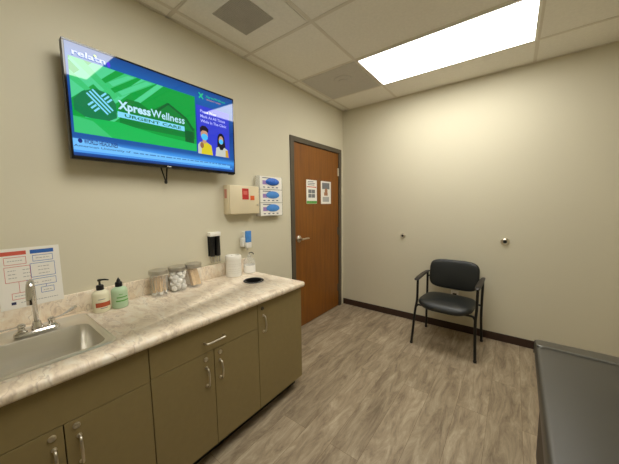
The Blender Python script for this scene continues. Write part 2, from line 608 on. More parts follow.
# cutters in the same space as the top
bpy.context.view_layer.update()
boolean(top, [c1, c2])
top.data.materials.clear(); top.data.materials.append(MAT['marble'])
obj('backsplash', box(B(), .001, .021, YL, CE, CZ, CZ + .103, .004, 2), 'marble', counter, True)
g = lathe(B(), (GC[0], GC[1], 0), [(.065, CZ - .06), (.065, CZ + .001), (.074, CZ + .0005), (.075, CZ + .003), (.071, CZ + .007), (.062, CZ + .006), (.060, CZ + .001), (.060, CZ - .06)], 40, cap0=False, cap1=False)
gr = thing('waste_chute', 'black round ring waste opening in the countertop near its right end', 'waste chute', (GC[0], GC[1], CZ))
obj('ring', g, 'black', gr, True)
obj('hole_shade_disc', lathe(B(), (GC[0], GC[1], 0), [(.059, CZ - .07), (.059, CZ - .06)], 30), 'darkhole', gr)  # near-black disc closes the hole; its colour stands for the shade inside

# cabinets
CF = .632
def pull(parent, y, z0, z1):
    bm = B()
    pts = smooth_path([(CF - .001, y, z0), (CF + .018, y, z0 + .004), (CF + .024, y, z0 + .020), (CF + .027, y, (z0 + z1) / 2), (CF + .024, y, z1 - .022), (CF + .018, y, z1 - .004), (CF - .001, y, z1)], 4)
    tube(bm, pts, .0048, 10)
    for z in (z0, z1):
        lathe(bm, (CF, y, z), [(.008, 0), (.008, .003), (.005, .005)], 14, 'x')
    return obj('handle', bm, 'nickel', parent, True)
def hpull(parent, y0, y1, z):
    bm = B()
    pts = smooth_path([(CF - .001, y0, z), (CF + .022, y0 + .002, z), (CF + .030, y0 + .012, z), (CF + .030, (y0 + y1) / 2, z), (CF + .030, y1 - .012, z), (CF + .022, y1 - .002, z), (CF - .001, y1, z)], 4)
    tube(bm, pts, .0048, 10)
    return obj('handle', bm, 'nickel', parent, True)
def lock(parent, y, z):
    bm = lathe(B(), (CF, y, z), [(.011, -.001), (.011, .004), (.0085, .0055), (.0085, .0035), (.004, .0035), (.004, .006), (.0005, .006)], 20, 'x')
    return obj('lock', bm, 'nickel', parent, True)
Z0, Z1 = .093, CZ - CT - .004
def carcass(t, y0, y1, hole=True):
    bm = B()
    if not hole:
        box(bm, .004, CF - .021, y0 + .001, y1 - .001, Z0, Z1)
    else:   # sink base: sides, back, bottom, open on top
        box(bm, .004, CF - .021, y0 + .001, y0 + .019, Z0, Z1)
        box(bm, .004, CF - .021, y1 - .019, y1 - .001, Z0, Z1)
        box(bm, .004, CF - .021, y0 + .019, y1 - .019, Z0, Z0 + .018)
        box(bm, .004, .012, y0 + .019, y1 - .019, Z0 + .018, Z1)
    obj('body', bm, 'cab', t)
    obj('toe_kick', box(B(), .1, CF - .075, y0 + .001, y1 - .001, 0, Z0), 'toe', t)
def panel(name, t, y0, y1, z0, z1):
    return obj(name, box(B(), CF - .020, CF, y0 + .0017, y1 - .0017, z0 + .0015, z1 - .0015, .0012, 2), 'cab', t)
GRP = None
s0, s1, s2, s3, s4 = -3.021, -2.737, -2.428, -2.121, CE - .016
ZD = .624
t = thing('sink_cabinet', 'olive brown two-door cabinet directly below the sink with round locks above its pulls', 'cabinet', (.3, s0, 0))
sl = -3.30
carcass(t, sl, s1)
panel('apron_panel', t, sl, s1, ZD, Z1)
p = panel('door', t, sl, s0, Z0, ZD); pull(p, -3.050, .452, .552); lock(p, -3.052, .596)
p = panel('door', t, s0, s1, Z0, ZD); pull(p, -2.982, .456, .558); lock(p, -2.987, .600)
t = thing('base_cabinet', 'olive brown cabinet with a wide drawer above two doors, middle of the counter', 'cabinet', (.3, s2, 0))
carcass(t, s1, s3)
p = panel('drawer', t, s1, s3, ZD + .006, Z1); hpull(p, -2.482, -2.370, .689)
p = panel('door', t, s1, s2, Z0, ZD + .006); pull(p, -2.475, .456, .553); lock(p, -2.476, .598)
p = panel('door', t, s2, s3, Z0, ZD + .006); pull(p, -2.395, .462, .558); lock(p, -2.392, .602)
t = thing('base_cabinet', 'olive brown single full-height door cabinet at the right end of the counter', 'cabinet', (.3, -1.9, 0))
carcass(t, s3, s4)
p = panel('door', t, s3, s4, Z0, Z1); pull(p, -2.076, .592, .694); lock(p, -2.083, .742).data.materials[0] = MAT['frame']
t = thing('base_cabinet', 'plain olive brown cabinet without a handle, left of the sink cabinet', 'cabinet', (.3, -3.6, 0))
carcass(t, YL + .01, sl)
panel('door', t, YL + .01, sl, Z0, Z1)

# ------------------------------------------------------------------ sink
t = thing('sink', 'rectangular stainless steel drop-in sink in the marbled counter', 'sink', (.35, -3.1, CZ))
cx, cy = (SX0 + SX1) / 2, (SY0 + SY1) / 2
hx, hy = (SX1 - SX0) / 2, (SY1 - SY0) / 2
bx0, bx1, by0, by1 = .222, .528, SY0 + .03, SY1 - .03
bcx, bcy, bhx, bhy = (bx0 + bx1) / 2, (by0 + by1) / 2, (bx1 - bx0) / 2, (by1 - by0) / 2
bm = B()
rings(bm, [rrect(cx, cy, hx, hy, .03, CZ + .0002), rrect(cx, cy, hx - .001, hy - .001, .03, CZ + .004), rrect(cx, cy, hx - .006, hy - .006, .028, CZ + .0065),
           rrect(cx, cy, hx - .010, hy - .010, .026, CZ + .0065), rrect(cx, cy, hx - .014, hy - .014, .026, CZ + .003),
           rrect(bcx, bcy, bhx + .012, bhy + .012, .046, CZ + .003), rrect(bcx, bcy, bhx + .006, bhy + .006, .046, CZ + .0032), rrect(bcx, bcy, bhx, bhy, .044, CZ + .0025), rrect(bcx, bcy, bhx - .004, bhy - .004, .042, CZ - .006),
           rrect(bcx, bcy, bhx - .012, bhy - .012, .042, CZ - .10), rrect(bcx, bcy, bhx - .016, bhy - .016, .042, CZ - .125), rrect(bcx, bcy, bhx - .03, bhy - .03, .05, CZ - .143), rrect(bcx, bcy, bhx - .055, bhy - .055, .04, CZ - .150),
           rrect(bcx, bcy, .05, .05, .045, CZ - .153), rrect(bcx, bcy, .045, .045, .04, CZ - .16)], False, True)
obj('basin', bm, 'steel', t, True)
bm = lathe(B(), (bcx, bcy, 0), [(.044, CZ - .1525), (.042, CZ - .150), (.036, CZ - .152), (.034, CZ - .158), (.006, CZ - .157), (.005, CZ - .145), (.0005, CZ - .144)], 28)
obj('drain', bm, 'chrome', t, True)

# faucet
FX, FY = .170, -3.007
t = thing('faucet', 'chrome gooseneck faucet with two wrist blade handles behind the sink', 'faucet', (FX, FY, CZ + .004))
zf = CZ + .005
bm = B()
rings(bm, [rrect(FX, FY, .026, .075, .024, zf), rrect(FX, FY, .026, .075, .024, zf + .010), rrect(FX, FY, .022, .071, .02, zf + .015)])
obj('base_plate', bm, 'chrome', t, True)
bm = lathe(B(), (FX, FY, 0), [(.020, zf + .012), (.021, zf + .025), (.016, zf + .036), (.014, zf + .046), (.012, zf + .05), (.001, zf + .051)], 24)
obj('spout_base', bm, 'chrome', t, True)
bm = B()
pts = [(FX, FY, zf + .04), (FX, FY, zf + .10), (FX, FY, zf + .205)]
R_ = .031
for k in range(1, 10):
    a = PI - PI * k / 9 * .98
    pts.append((FX + R_ + R_ * math.cos(a), FY - .016 * k / 9, zf + .205 + R_ * math.sin(a)))
pts.append((FX + 2 * R_ + .003, FY - .018, zf + .165))
n = len(pts)
tube(bm, pts, [.0085] * (n - 8) + [.0095, .0105, .0115, .0125, .013, .013, .013, .013], 14)
lathe(bm, (FX + 2 * R_ + .003, FY - .018, 0), [(.0125, zf + .145), (.0125, zf + .165)], 16)
obj('spout', bm, 'chrome', t, True)
for s, ang in ((-1, 0), (1, 1)):
    y = FY + s * .048
    bm = lathe(B(), (FX, y, 0), [(.019, zf + .012), (.019, zf + .018), (.012, zf + .024), (.011, zf + .034), (.014, zf + .038), (.0135, zf + .046), (.008, zf + .051), (.001, zf + .052)], 24)
    v = obj('valve', bm, 'chrome', t, True)
    bm = B()
    if s > 0:
        pts = [(FX, y, zf + .042), (FX - .006, y + .030, zf + .044), (FX - .020, y + .065, zf + .052), (FX - .032, y + .095, zf + .066)]
    else:
        pts = [(FX, y, zf + .042), (FX + .002, y - .035, zf + .042), (FX + .004, y - .075, zf + .044), (FX + .006, y - .11, zf + .050)]
    tube(bm, smooth_path(pts, 4), [.006, .006, .006, .006, .006, .0065, .008, .010, .012, .014, .015, .0145, .010], 10, .4)
    obj('blade_handle', bm, 'chrome', v, True)

# ------------------------------------------------------------------ instruction sheet on the wall
t = thing('instruction_sheet', 'white flowchart sheet with red and blue headings on the wall behind the faucet', 'poster', (.0, -2.99, .93))
R = math.radians(-1.2)
PY0, PY1, PZ0, PZ1 = -3.099, -2.884, .913, 1.196
plate(.022, PY0, PY1, PZ0, PZ1, 'paper', 'sheet', t, .001)
for o in []: pass
PX = .023
def P(u, v): return PY0 + (PY1 - PY0) * u, PZ1 - (PZ1 - PZ0) * v
def pp(u0, u1, v0, v1, m, name, bm=None):
    a, b_ = P(u0, v0), P(u1, v1)
    bb = bm or B()
    box(bb, PX, PX + .0005, a[0], b_[0], b_[1], a[1])
    if bm is None: return obj(name, bb, m, t)
pp(.06, .46, .05, .115, 'tomato', 'red_heading')
pp(.52, .90, .05, .115, 'blue', 'blue_heading')
pp(.16, .23, .885, .93, 'navy', 'navy_mark')
def outline(bm, u0, u1, v0, v1, w_=.007):
    pp(u0, u1, v0, v0 + w_, 0, 0, bm); pp(u0, u1, v1 - w_, v1, 0, 0, bm)
    pp(u0, u0 + w_, v0, v1, 0, 0, bm); pp(u1 - w_, u1, v0, v1, 0, 0, bm)
bm = B(); outline(bm, .12, .45, .145, .27); outline(bm, .11, .5, .30, .56); pp(.3, .307, .56, .74, 0, 0, bm); outline(bm, .18, .42, .74, .85)
obj('red_boxes', bm, 'tomato', t)
bm = B(); outline(bm, .55, .88, .145, .25); outline(bm, .5, .90, .28, .52); outline(bm, .42, .9, .55, .67); pp(.72, .727, .67, .71, 0, 0, bm); outline(bm, .63, .85, .71, .81)
obj('blue_boxes', bm, 'blue', t)
bm = B()
rnd = random.Random(4)
for (u0, u1, v) in ((.17, .4, .2), (.6, .82, .19), (.16, .28, .36), (.16, .28, .42), (.16, .28, .48), (.38, .5, .36), (.38, .5, .42), (.38, .5, .48), (.62, .8, .34), (.62, .8, .4), (.62, .8, .46), (.48, .6, .61), (.66, .82, .61), (.22, .38, .79), (.67, .81, .76), (.3, .9, .905)):
    u = u0
    while u < u1:
        l = rnd.uniform(.02, .05)
        pp(u, min(u + l, u1), v, v + .012, 0, 0, bm)
        u += l + .012
obj('print_lines', bm, 'lightgrey', t)['kind'] = 'stuff'

# ------------------------------------------------------------------ soap bottles
def bottle(x, y, m, label, cap_pump, prints):
    z = CZ + .0005
    t = thing('soap_bottle', label, 'bottle', (x, y, z))
    bm = B()
    prof = [(.030, 0), (.0355, .004), (.0365, .02), (.0365, .090), (.0355, .102), (.031, .110), (.020, .117), (.014, .120)]
    rs = []
    for r, h in prof:
        rs.append([(x + r * .92 * math.cos(2 * PI * i / 32), y + r * 1.06 * math.sin(2 * PI * i / 32), z + h) for i in range(32)])
    rings(bm, rs)
    obj('body', bm, m, t, True)
    bm = B()
    lathe(bm, (x, y, z), [(.0165, .119), (.017, .121), (.017, .140), (.014, .145), (.006, .147)], 20)
    if cap_pump:
        lathe(bm, (x, y, z), [(.005, .146), (.005, .168)], 12)
        lathe(bm, (x, y, z), [(.009, .166), (.010, .170), (.008, .176)], 14)
        tube(bm, [(x, y, z + .172), (x + .012, y + .02, z + .172), (x + .018, y + .036, z + .168)], [.005, .0045, .003], 8)
    else:
        lathe(bm, (x, y, z), [(.010, .146), (.0085, .156), (.004, .162), (.003, .168)], 14)
    obj('pump', bm, 'black', t, True)
    # curved label patches wrap the front of the bottle
    for (a0, a1, h0, h1, pm, nm) in prints:
        bm = B()
        r = .0371
        n_ = 10
        low, hi = [], []
        for i in range(n_ + 1):
            a = math.radians(a0 + (a1 - a0) * i / n_)
            low.append(bm.verts.new((x + r * .92 * math.cos(a), y + r * 1.06 * math.sin(a), z + h0)))
            hi.append(bm.verts.new((x + r * .92 * math.cos(a), y + r * 1.06 * math.sin(a), z + h1)))
        for i in range(n_):
            bm.faces.new((low[i], low[i + 1], hi[i + 1], hi[i]))
        obj(nm, bm, pm, t, True)
bottle(.112, -2.754, 'soap', 'cream soap bottle with rust coloured label and black pump, left of the green bottle', True,
       [(-50, 60, .032, .056, 'rust', 'rust_band'), (-30, 15, .072, .075, 'greyprint', 'print_line'), (-20, 30, .024, .027, 'greyprint', 'print_line')])
bottle(.122, -2.672, 'greensoap', 'pale green soap bottle with black cap, right of the cream bottle', False,
       [(-42, 55, .040, .047, 'green', 'green_band'), (-35, 45, .060, .066, 'green', 'green_lettering'), (-20, 10, .078, .081, 'green', 'print_line')])

# ------------------------------------------------------------------ glass jars
def jar(x, y, kind, label):
    z = CZ + .0005
    t = thing('glass_jar', label, 'jar', (x, y, z), 'glass jars with metal lids on the counter')
    bm = lathe(B(), (x, y, z), [(.001, 0), (.044, 0), (.0475, .005), (.0475, .115), (.044, .122), (.0415, .122), (.0445, .114), (.0445, .008), (.001, .007)], 36, cap0=False, cap1=False)
    obj('jar_body', bm, 'glass', t, True)
    bm = lathe(B(), (x, y, z), [(.047, .118), (.049, .120), (.049, .137), (.047, .142), (.001, .143)], 36)
    obj('lid', bm, 'lidmetal', t, True)
    t.scale = (1.1, 1.1, 1.16)
    rnd = random.Random(len(kind))
    if kind == 'swabs':
        bm = B(); tips = B()
        for k in range(26):
            a = rnd.uniform(0, 2 * PI); r = .040 * math.sqrt(rnd.random()); b_ = a + rnd.uniform(-.9, .9) + (PI if k % 3 == 0 else 0); r2 = .036 * math.sqrt(rnd.random()) + .004
            p0 = Vector((x + r * math.cos(a), y + r * math.sin(a), z + .014)); p1 = Vector((x + r2 * math.cos(b_), y + r2 * math.sin(b_), z + rnd.uniform(.098, .110)))
            tube(bm, [p0, p1], .0020, 5)
            dv = (p1 - p0).normalized()
            tube(tips, [p0 - dv * .003, p0 + dv * .004, p0 + dv * .012], [.0016, .003, .0016], 6)
        o1 = obj('swab_sticks', bm, 'wood', t); o2 = obj('swab_tips', tips, 'cotton', t)
        for o in (o1, o2): o['kind'] = 'stuff'
    elif kind == 'cotton':
        bm = B()
        for lev in range(5):
            for k in range(6):
                a = k * 2 * PI / 6 + lev * .5 + rnd.uniform(-.2, .2); r = .031 if k else 0.002
                bmesh.ops.create_icosphere(bm, subdivisions=2, radius=0.0175 * rnd.uniform(.9, 1.05), matrix=Matrix.Translation((x + r * math.cos(a), y + r * math.sin(a), z + .022 + lev * .0205)))
        o1 = obj('cotton_balls', bm, 'cotton', t, True); o1['kind'] = 'stuff'
    else:
        bm = B()
        for k in range(34):
            a = rnd.uniform(0, PI); cx_ = x + rnd.uniform(-.022, .022); cy_ = y + rnd.uniform(-.018, .018)
            mt = Matrix.Translation((cx_, cy_, z + .060)) @ Matrix.Rotation(math.radians(rnd.uniform(8, 16)), 4, 'X') @ Matrix.Rotation(rnd.uniform(-.4, .4), 4, 'Z') @ Matrix.Diagonal((.0018, .016, .098, 1))
            r = bmesh.ops.create_cube(bm, size=1, matrix=mt)
        o1 = obj('tongue_depressors', bm, 'wood', t); o1['kind'] = 'stuff'
jar(.100, -2.452, 'swabs', 'metal-lidded glass jar of wooden cotton swabs, leftmost of the three jars')
jar(.098, -2.334, 'cotton', 'metal-lidded glass jar of white cotton balls, between the other two jars')
jar(.098, -2.222, 'depressor', 'metal-lidded glass jar of wooden tongue depressors, rightmost of the three jars')

# ------------------------------------------------------------------ wipes canister
x, y, z = .095, -1.885, CZ + .0005
t = thing('wipes_canister', 'white round wipes canister with a ribbed lid standing on the counter', 'canister', (x, y, z))
bm = lathe(B(), (x, y, z), [(.055, 0), (.060, .004), (.060, .128), (.055, .130)], 40)
obj('body', bm, 'white', t, True)
bm = lathe(B(), (x, y, z), [(.062, .127), (.063, .130), (.063, .158), (.058, .167), (.045, .169), (.042, .164), (.02, .164), (.018, .170), (.001, .171)], 40)
obj('lid', bm, 'white', t, True)
bm = B()
for h0 in (.030, .046, .062, .085, .100):
    for k in range(9):
        a0 = math.radians(-75 + k * 12 + (h0 * 100) % 3); a1 = a0 + math.radians(8)
        r = .0603
        quad(bm, [(x + r * math.cos(a0), y + r * math.sin(a0), z + h0), (x + r * math.cos(a1), y + r * math.sin(a1), z + h0), (x + r * math.cos(a1), y + r * math.sin(a1), z + h0 + .004), (x + r * math.cos(a0), y + r * math.sin(a0), z + h0 + .004)])
obj('label_print', bm, mat('faint_print', (222, 218, 208)), t)['kind'] = 'stuff'

# ------------------------------------------------------------------ clear bottle
x, y, z = .112, -1.738, CZ + .0005
t = thing('clear_bottle', 'clear plastic bottle with white label and thin dark pump, right of the wipes canister', 'bottle', (x, y, z))
bm = lathe(B(), (x, y, z), [(.044, 0), (.047, .004), (.047, .10), (.041, .115), (.02, .125), (.016, .135)], 30)
obj('body', bm, 'clear', t, True)
bm = lathe(B(), (x, y, z), [(.0480, .006), (.0480, .066)], 30, cap0=False, cap1=False)
obj('label_band', bm, mat('bright_white_label', (252, 250, 244), .5, var=.01), t, True)
bm = lathe(B(), (x, y, z), [(.017, .130), (.017, .145), (.006, .148), (.005, .168), (.001, .168)], 18)
obj('collar', bm, 'clear', t, True)
bm = B()
tube(bm, smooth_path([(x, y, z + .163), (x + .008, y + .016, z + .168), (x + .014, y + .030, z + .160), (x + .014, y + .034, z + .150)], 3), .0035, 8)
obj('nozzle', bm, 'black', t, True)

# ------------------------------------------------------------------ wall dispensers
t = thing('soap_dispenser', 'white wall dispenser with blue front label above the clear bottle', 'dispenser', (.0, -1.715, 1.0))
bm = B(); box(bm, .001, .046, -1.745, -1.670, 1.030, 1.108, .010, 3)
box(bm, .001, .046, -1.722, -1.672, 1.09, 1.160, .008, 3)
obj('body', bm, 'white', t, True)
obj('blue_label', box(B(), .046, .066, -1.722, -1.666, 1.068, 1.166, .006, 2), 'sky', t, True)
obj('push_bar', box(B(), .046, .066, -1.722, -1.666, 1.018, 1.066, .006, 3), 'white', t, True)
obj('nozzle', lathe(B(), (.045, -1.70, 0), [(.008, .998), (.010, 1.030)], 14), 'clear', t, True)

t = thing('specula_dispenser', 'black and white wall dispenser of two dark tubes above the wipes canister', 'dispenser', (.0, -2.0, .96))
obj('top_cap', box(B(), .001, .042, -2.046, -1.950, 1.148, 1.180, .005, 2), 'white', t, True)
obj('back_plate', box(B(), .001, .006, -2.042, -1.954, .995, 1.149), 'black', t)
for yy in (-2.022, -1.974):
    bm = lathe(B(), (.026, yy, 0), [(.016, .995), (.019, 1.0), (.019, 1.149)], 20)
    tb_ = obj('tube', bm, 'black', t, True)
    bm = B()
    for s in (-1, 1):
        lathe(bm, (.030, yy + s * .012, 0), [(.003, .945), (.0075, .952), (.0085, .965), (.004, .975), (.004, .997)], 12)
    obj('release_knob', bm, 'lidmetal', tb_, True)

# sharps box
t = thing('sharps_container', 'cream locking sharps disposal box with red and orange labels on the wall', 'sharps box', (.0, -1.755, 1.31))
y0, y1, z0, z1 = -1.886, -1.578, 1.309, 1.544
obj('housing', box(B(), .001, .064, y0, y1, z0, z1, .006, 2), 'cream', t, True)
fd = obj('front_door', box(B(), .064, .082, y0 + .004, y1 - .002, z0 + .004, z1 - .003, .005, 2), 'cream', t, True)
obj('red_label', box(B(), .082, .0826, -1.762, -1.695, 1.430, 1.520), 'red', fd)
obj('red_label_print', box(B(), .0826, .083, -1.750, -1.708, 1.470, 1.500), mat('light_red_print', (215, 105, 95)), fd)
obj('orange_label', box(B(), .082, .0826, -1.678, -1.634, 1.425, 1.462), 'orange', fd)
obj('lock', lathe(B(), (.082, -1.600, 1.385), [(.010, 0), (.010, .005), (.005, .006), (.001, .006)], 18, 'x'), 'nickel', fd, True)
obj('side_label', box(B(), .018, .050, y0 - .0005, y0, 1.44, 1.51), mat('faded_red_print', (205, 140, 118)), t)

# three glove boxes in a wall rack
gy0, gy1 = -1.540, -1.262
t = thing('glove_rack', 'clear wall rack holding three boxes of gloves beside the sharps box', 'rack', (.0, -1.40, 1.28))
bm = B()
box(bm, .001, .004, gy0 - .006, gy1 + .006, 1.283, 1.645)
box(bm, .004, .058, gy0 - .006, gy0 - .003, 1.283, 1.645)
box(bm, .004, .058, gy1 + .003, gy1 + .006, 1.283, 1.645)
for k in range(3):
    zz = 1.286 + k * .120
    box(bm, .004, .056, gy0 - .003, gy1 + .003, zz - .003, zz - .0005)
obj('rack_frame', bm, 'clear', t)
words = ('lowest', 'middle', 'topmost')
for k in range(3):
    zz = 1.286 + k * .120
    g = thing('glove_box', 'white box of blue exam gloves, %s of the three in the wall rack' % words[k], 'box', (.04, -1.40, zz), 'boxes of gloves in the wall rack')
    obj('carton', box(B(), .006, .054, gy0, gy1, zz, zz + .115, .001, 1), 'paper', g)
    # blue oval opening art with a glove bulging out
    bm = B()
    rs = []
    for r, h in ((1, 0), (.97, .003 if k < 2 else .006), (.7, .006 if k < 2 else .016), (.02, .008 if k < 2 else .02)):
        rs.append([(.054 + h, -1.385 + .086 * r * math.cos(2 * PI * i / 28), zz + .066 + (.033 * r * math.sin(2 * PI * i / 28)) * (1.15 if math.sin(2 * PI * i / 28) > 0 else .9)) for i in range(28)])
    rings(bm, rs, False, True)
    obj('blue_glove', bm, 'sky' if k < 2 else mat('crumpled_blue', (40, 104, 205), .45, var=.3, vscale=60), g, True)
    plate(.054, -1.510, -1.455, zz + .042, zz + .078, 'pink', 'violet_patch', g)
    bm = B()
    for j in range(4):
        box(bm, .054, .0545, -1.505 + j * .055, -1.480 + j * .055, zz + .014, zz + .022)
    box(bm, .054, .0545, -1.51, -1.405, zz + .098, zz + .104)
    obj('carton_print', bm, 'navy', g)['kind'] = 'stuff'

# ------------------------------------------------------------------ television
TY0, TY1, TZ0, TZ1 = -2.816, -1.846, 1.624, 2.180
tv = thing('television', 'wide black flat screen television on the left wall showing a green and blue clinic screen', 'television', (.0, -2.33, 1.62))
bm = B()
box(bm, .070, .108, TY0, TY1, TZ0, TZ1, .003, 2)
box(bm, .045, .071, TY0 + .12, TY1 - .12, TZ0 + .04, TZ1 - .14, .01, 2)
obj('casing', bm, 'black', tv, True)
bm = B()
bz = .009
box(bm, .108, .1115, TY0, TY1, TZ0, TZ0 + .016, .001, 1)
box(bm, .108, .1115, TY0, TY1, TZ1 - bz, TZ1, .001, 1)
box(bm, .108, .1115, TY0, TY0 + bz, TZ0 + .016, TZ1 - bz, .001, 1)
box(bm, .108, .1115, TY1 - bz, TY1, TZ0 + .016, TZ1 - bz, .001, 1)
bez = obj('bezel', bm, 'bezel', tv)
obj('maker_mark', box(B(), .1115, .1118, -2.36, -2.335, TZ0 + .005, TZ0 + .010), 'lightgrey', bez)
obj('sensor', box(B(), .09, .108, TY1 - .05, TY1 - .01, TZ0 - .005, TZ0 - .0), 'black', bez)
bm = B()
box(bm, .001, .008, -2.50, -2.16, 1.75, 2.05)
box(bm, .008, .046, -2.46, -2.42, 1.72, 2.08)
box(bm, .008, .046, -2.24, -2.20, 1.72, 2.08)
obj('wall_mount', bm, 'black_metal', tv)
bm = B()
tube(bm, [(.05, -2.385, TZ0 + .05), (.05, -2.347, 1.545)], .004, 8)
tube(bm, [(.05, -2.330, TZ0 + .05), (.05, -2.342, 1.545)], .0045, 8)
lathe(bm, (.05, -2.345, 0), [(.004, 1.527), (.009, 1.532), (.009, 1.546), (.004, 1.551)], 12)
obj('pull_cord', bm, 'black', tv, True)

def screen_mat():
    m, nt, b = new_mat('screen_blue')
    b.inputs['Base Color'].default_value = (.004, .004, .004, 1)
    b.inputs['Roughness'].default_value = .03
    b.inputs['IOR'].default_value = 1.5
    tc = N(nt, 'ShaderNodeTexCoord')
    sp = N(nt, 'ShaderNodeSeparateXYZ')
    nt.links.new(tc.outputs['Generated'], sp.inputs[0])
    rp = N(nt, 'ShaderNodeValToRGB')
    e = rp.color_ramp.elements
    e[0].position = 0; e[0].color = lin((10, 50, 110)) + (1,)
    e[1].position = 1; e[1].color = lin((18, 70, 140)) + (1,)
    for p_, c_ in ((.03, (14, 76, 160)), (.12, (60, 150, 235)), (.17, (20, 84, 160)), (.5, (10, 60, 140)), (.88, (20, 92, 170))):
        q = e.new(p_); q.color = lin(c_) + (1,)
    nt.links.new(sp.outputs['Z'], rp.inputs[0])
    nt.links.new(rp.outputs[0], b.inputs['Emission Color'])
    b.inputs['Emission Strength'].default_value = 1
    return m
X0 = .1100
tv.rotation_euler = (0, math.radians(1.2), 0)
scr = obj('screen', box(B(), .1085, X0, TY0 + bz, TY1 - bz, TZ0 + .016, TZ1 - bz), screen_mat(), tv)
lev = [X0]
def layer():
    lev[0] += .00012
    return lev[0]
def poly(name, pts, m, x=None, parent=None):
    """flat picture area on the screen, points as (y, z)"""
    x = x or layer()
    bm = B()
    if isinstance(pts[0][0], (int, float)): pts = [pts]
    for p_ in pts:
        f = quad(bm, [(x, a, b_) for a, b_ in p_])
        f.normal_update()
        if f.normal.x < 0: f.normal_flip()
    return obj(name, bm, m, parent or scr)
def R4(y0, y1, z0, z1): return [(y0, z0), (y1, z0), (y1, z1), (y0, z1)]
G0, G1, GZ0, GZ1 = -2.797, -2.157, 1.752, 2.106
poly('green_picture', R4(G0, G1, GZ0, GZ1), emit('screen_green', (6, 158, 62)))
def clip(y, z): return (min(max(y, G0), G1), min(max(z, GZ0), GZ1))
# pale diagonal bands, lower-left to upper-right and one crossing
def band(c, wd, slope=1.0):
    """parallelogram between lines z = slope*(y-c) and offset wd, cut by the picture"""
    ptsl = []
    import itertools
    out = [(G0, GZ0), (G1, GZ0), (G1, GZ1), (G0, GZ1)]
    def cut(poly_, f):
        res = []
        for i in range(len(poly_)):
            a, b_ = poly_[i], poly_[(i + 1) % len(poly_)]
            fa, fb = f(a), f(b_)
            if fa >= 0: res.append(a)
            if fa * fb < 0:
                t_ = fa / (fa - fb)
                res.append((a[0] + (b_[0] - a[0]) * t_, a[1] + (b_[1] - a[1]) * t_))
        return res
    f = lambda p_: (p_[1] - GZ0) - slope * (p_[0] - G0 - c)
    out = cut(out, f)
    out = cut(out, lambda p_: wd - f(p_))
    return out
pale = emit('screen_pale_green', (80, 208, 144))
mid = emit('screen_mid_green', (58, 196, 116))
poly('pale_bands', [b_ for b_ in (band(-.16, .10, 1.0), band(.0, .035, 1.0), band(.085, .035, 1.0)) if len(b_) > 2], pale)
def quadstrip(y0, z0, y1, z1, w_):
    dv = Vector((y1 - y0, z1 - z0)).normalized(); n_ = Vector((-dv.y, dv.x)) * w_ / 2
    return [(y0 + n_.x, z0 + n_.y), (y0 - n_.x, z0 - n_.y), (y1 - n_.x, z1 - n_.y), (y1 + n_.x, z1 + n_.y)]
poly('crossing_bands', [[(-2.797, 2.09), (-2.79, 2.106), (-2.74, 2.106), (-2.60, 1.975), (-2.62, 1.955), (-2.66, 1.965)],
                        [(-2.797, 2.045), (-2.797, 2.0), (-2.72, 1.95), (-2.70, 1.96)],
                        [(-2.66, 2.02), (-2.64, 2.0), (-2.50, 2.106), (-2.56, 2.106)],
                        [(-2.62, 1.985), (-2.59, 1.975), (-2.40, 2.106), (-2.46, 2.106)]], mid)
poly('pale_stripes', [[(-2.64, 2.035), (-2.62, 2.02), (-2.515, 2.10), (-2.545, 2.10)], [(-2.60, 2.0), (-2.58, 1.985), (-2.42, 2.10), (-2.455, 2.10)],
                      [(-2.797, 2.09), (-2.785, 2.1), (-2.66, 1.99), (-2.675, 1.975)]], pale)
# dark roof outline of a house
dark = emit('screen_dark_green', (8, 92, 44))
poly('house_shape', [[(-2.60, 1.83), (-2.165, 1.83), (-2.165, 1.90), (-2.19, 1.905), (-2.235, 1.965), (-2.335, 2.018), (-2.44, 1.945), (-2.46, 1.955), (-2.50, 1.975), (-2.56, 1.975), (-2.60, 1.93)]], emit('screen_shade_green', (9, 126, 52)))
poly('house_roof', [quadstrip(-2.40, 1.955, -2.335, 2.012, .012), quadstrip(-2.335, 2.012, -2.225, 1.952, .012), quadstrip(-2.225, 1.952, -2.175, 1.885, .014), R4(-2.235, -2.175, 1.80, 1.875)], dark)
poly('left_leaf_shape', [[(-2.79, 1.91), (-2.755, 1.955), (-2.70, 1.985), (-2.64, 1.975), (-2.612, 1.93), (-2.612, 1.86), (-2.66, 1.83), (-2.75, 1.835), (-2.79, 1.86)]], emit('screen_leaf_green', (16, 122, 74)))
poly('wave', [[(-2.797, 1.83), (-2.60, 1.84), (-2.40, 1.812), (-2.157, 1.80), (-2.157, 1.752), (-2.797, 1.752)]], emit('screen_low_green', (20, 182, 84)))
poly('wave_pale_patch', [[(-2.797, 1.83), (-2.72, 1.82), (-2.64, 1.752), (-2.797, 1.752)]], mid)
white = emit('screen_white', (190, 232, 255), 1.0)
cyan = emit('screen_cyan', (130, 216, 250), 1.0)
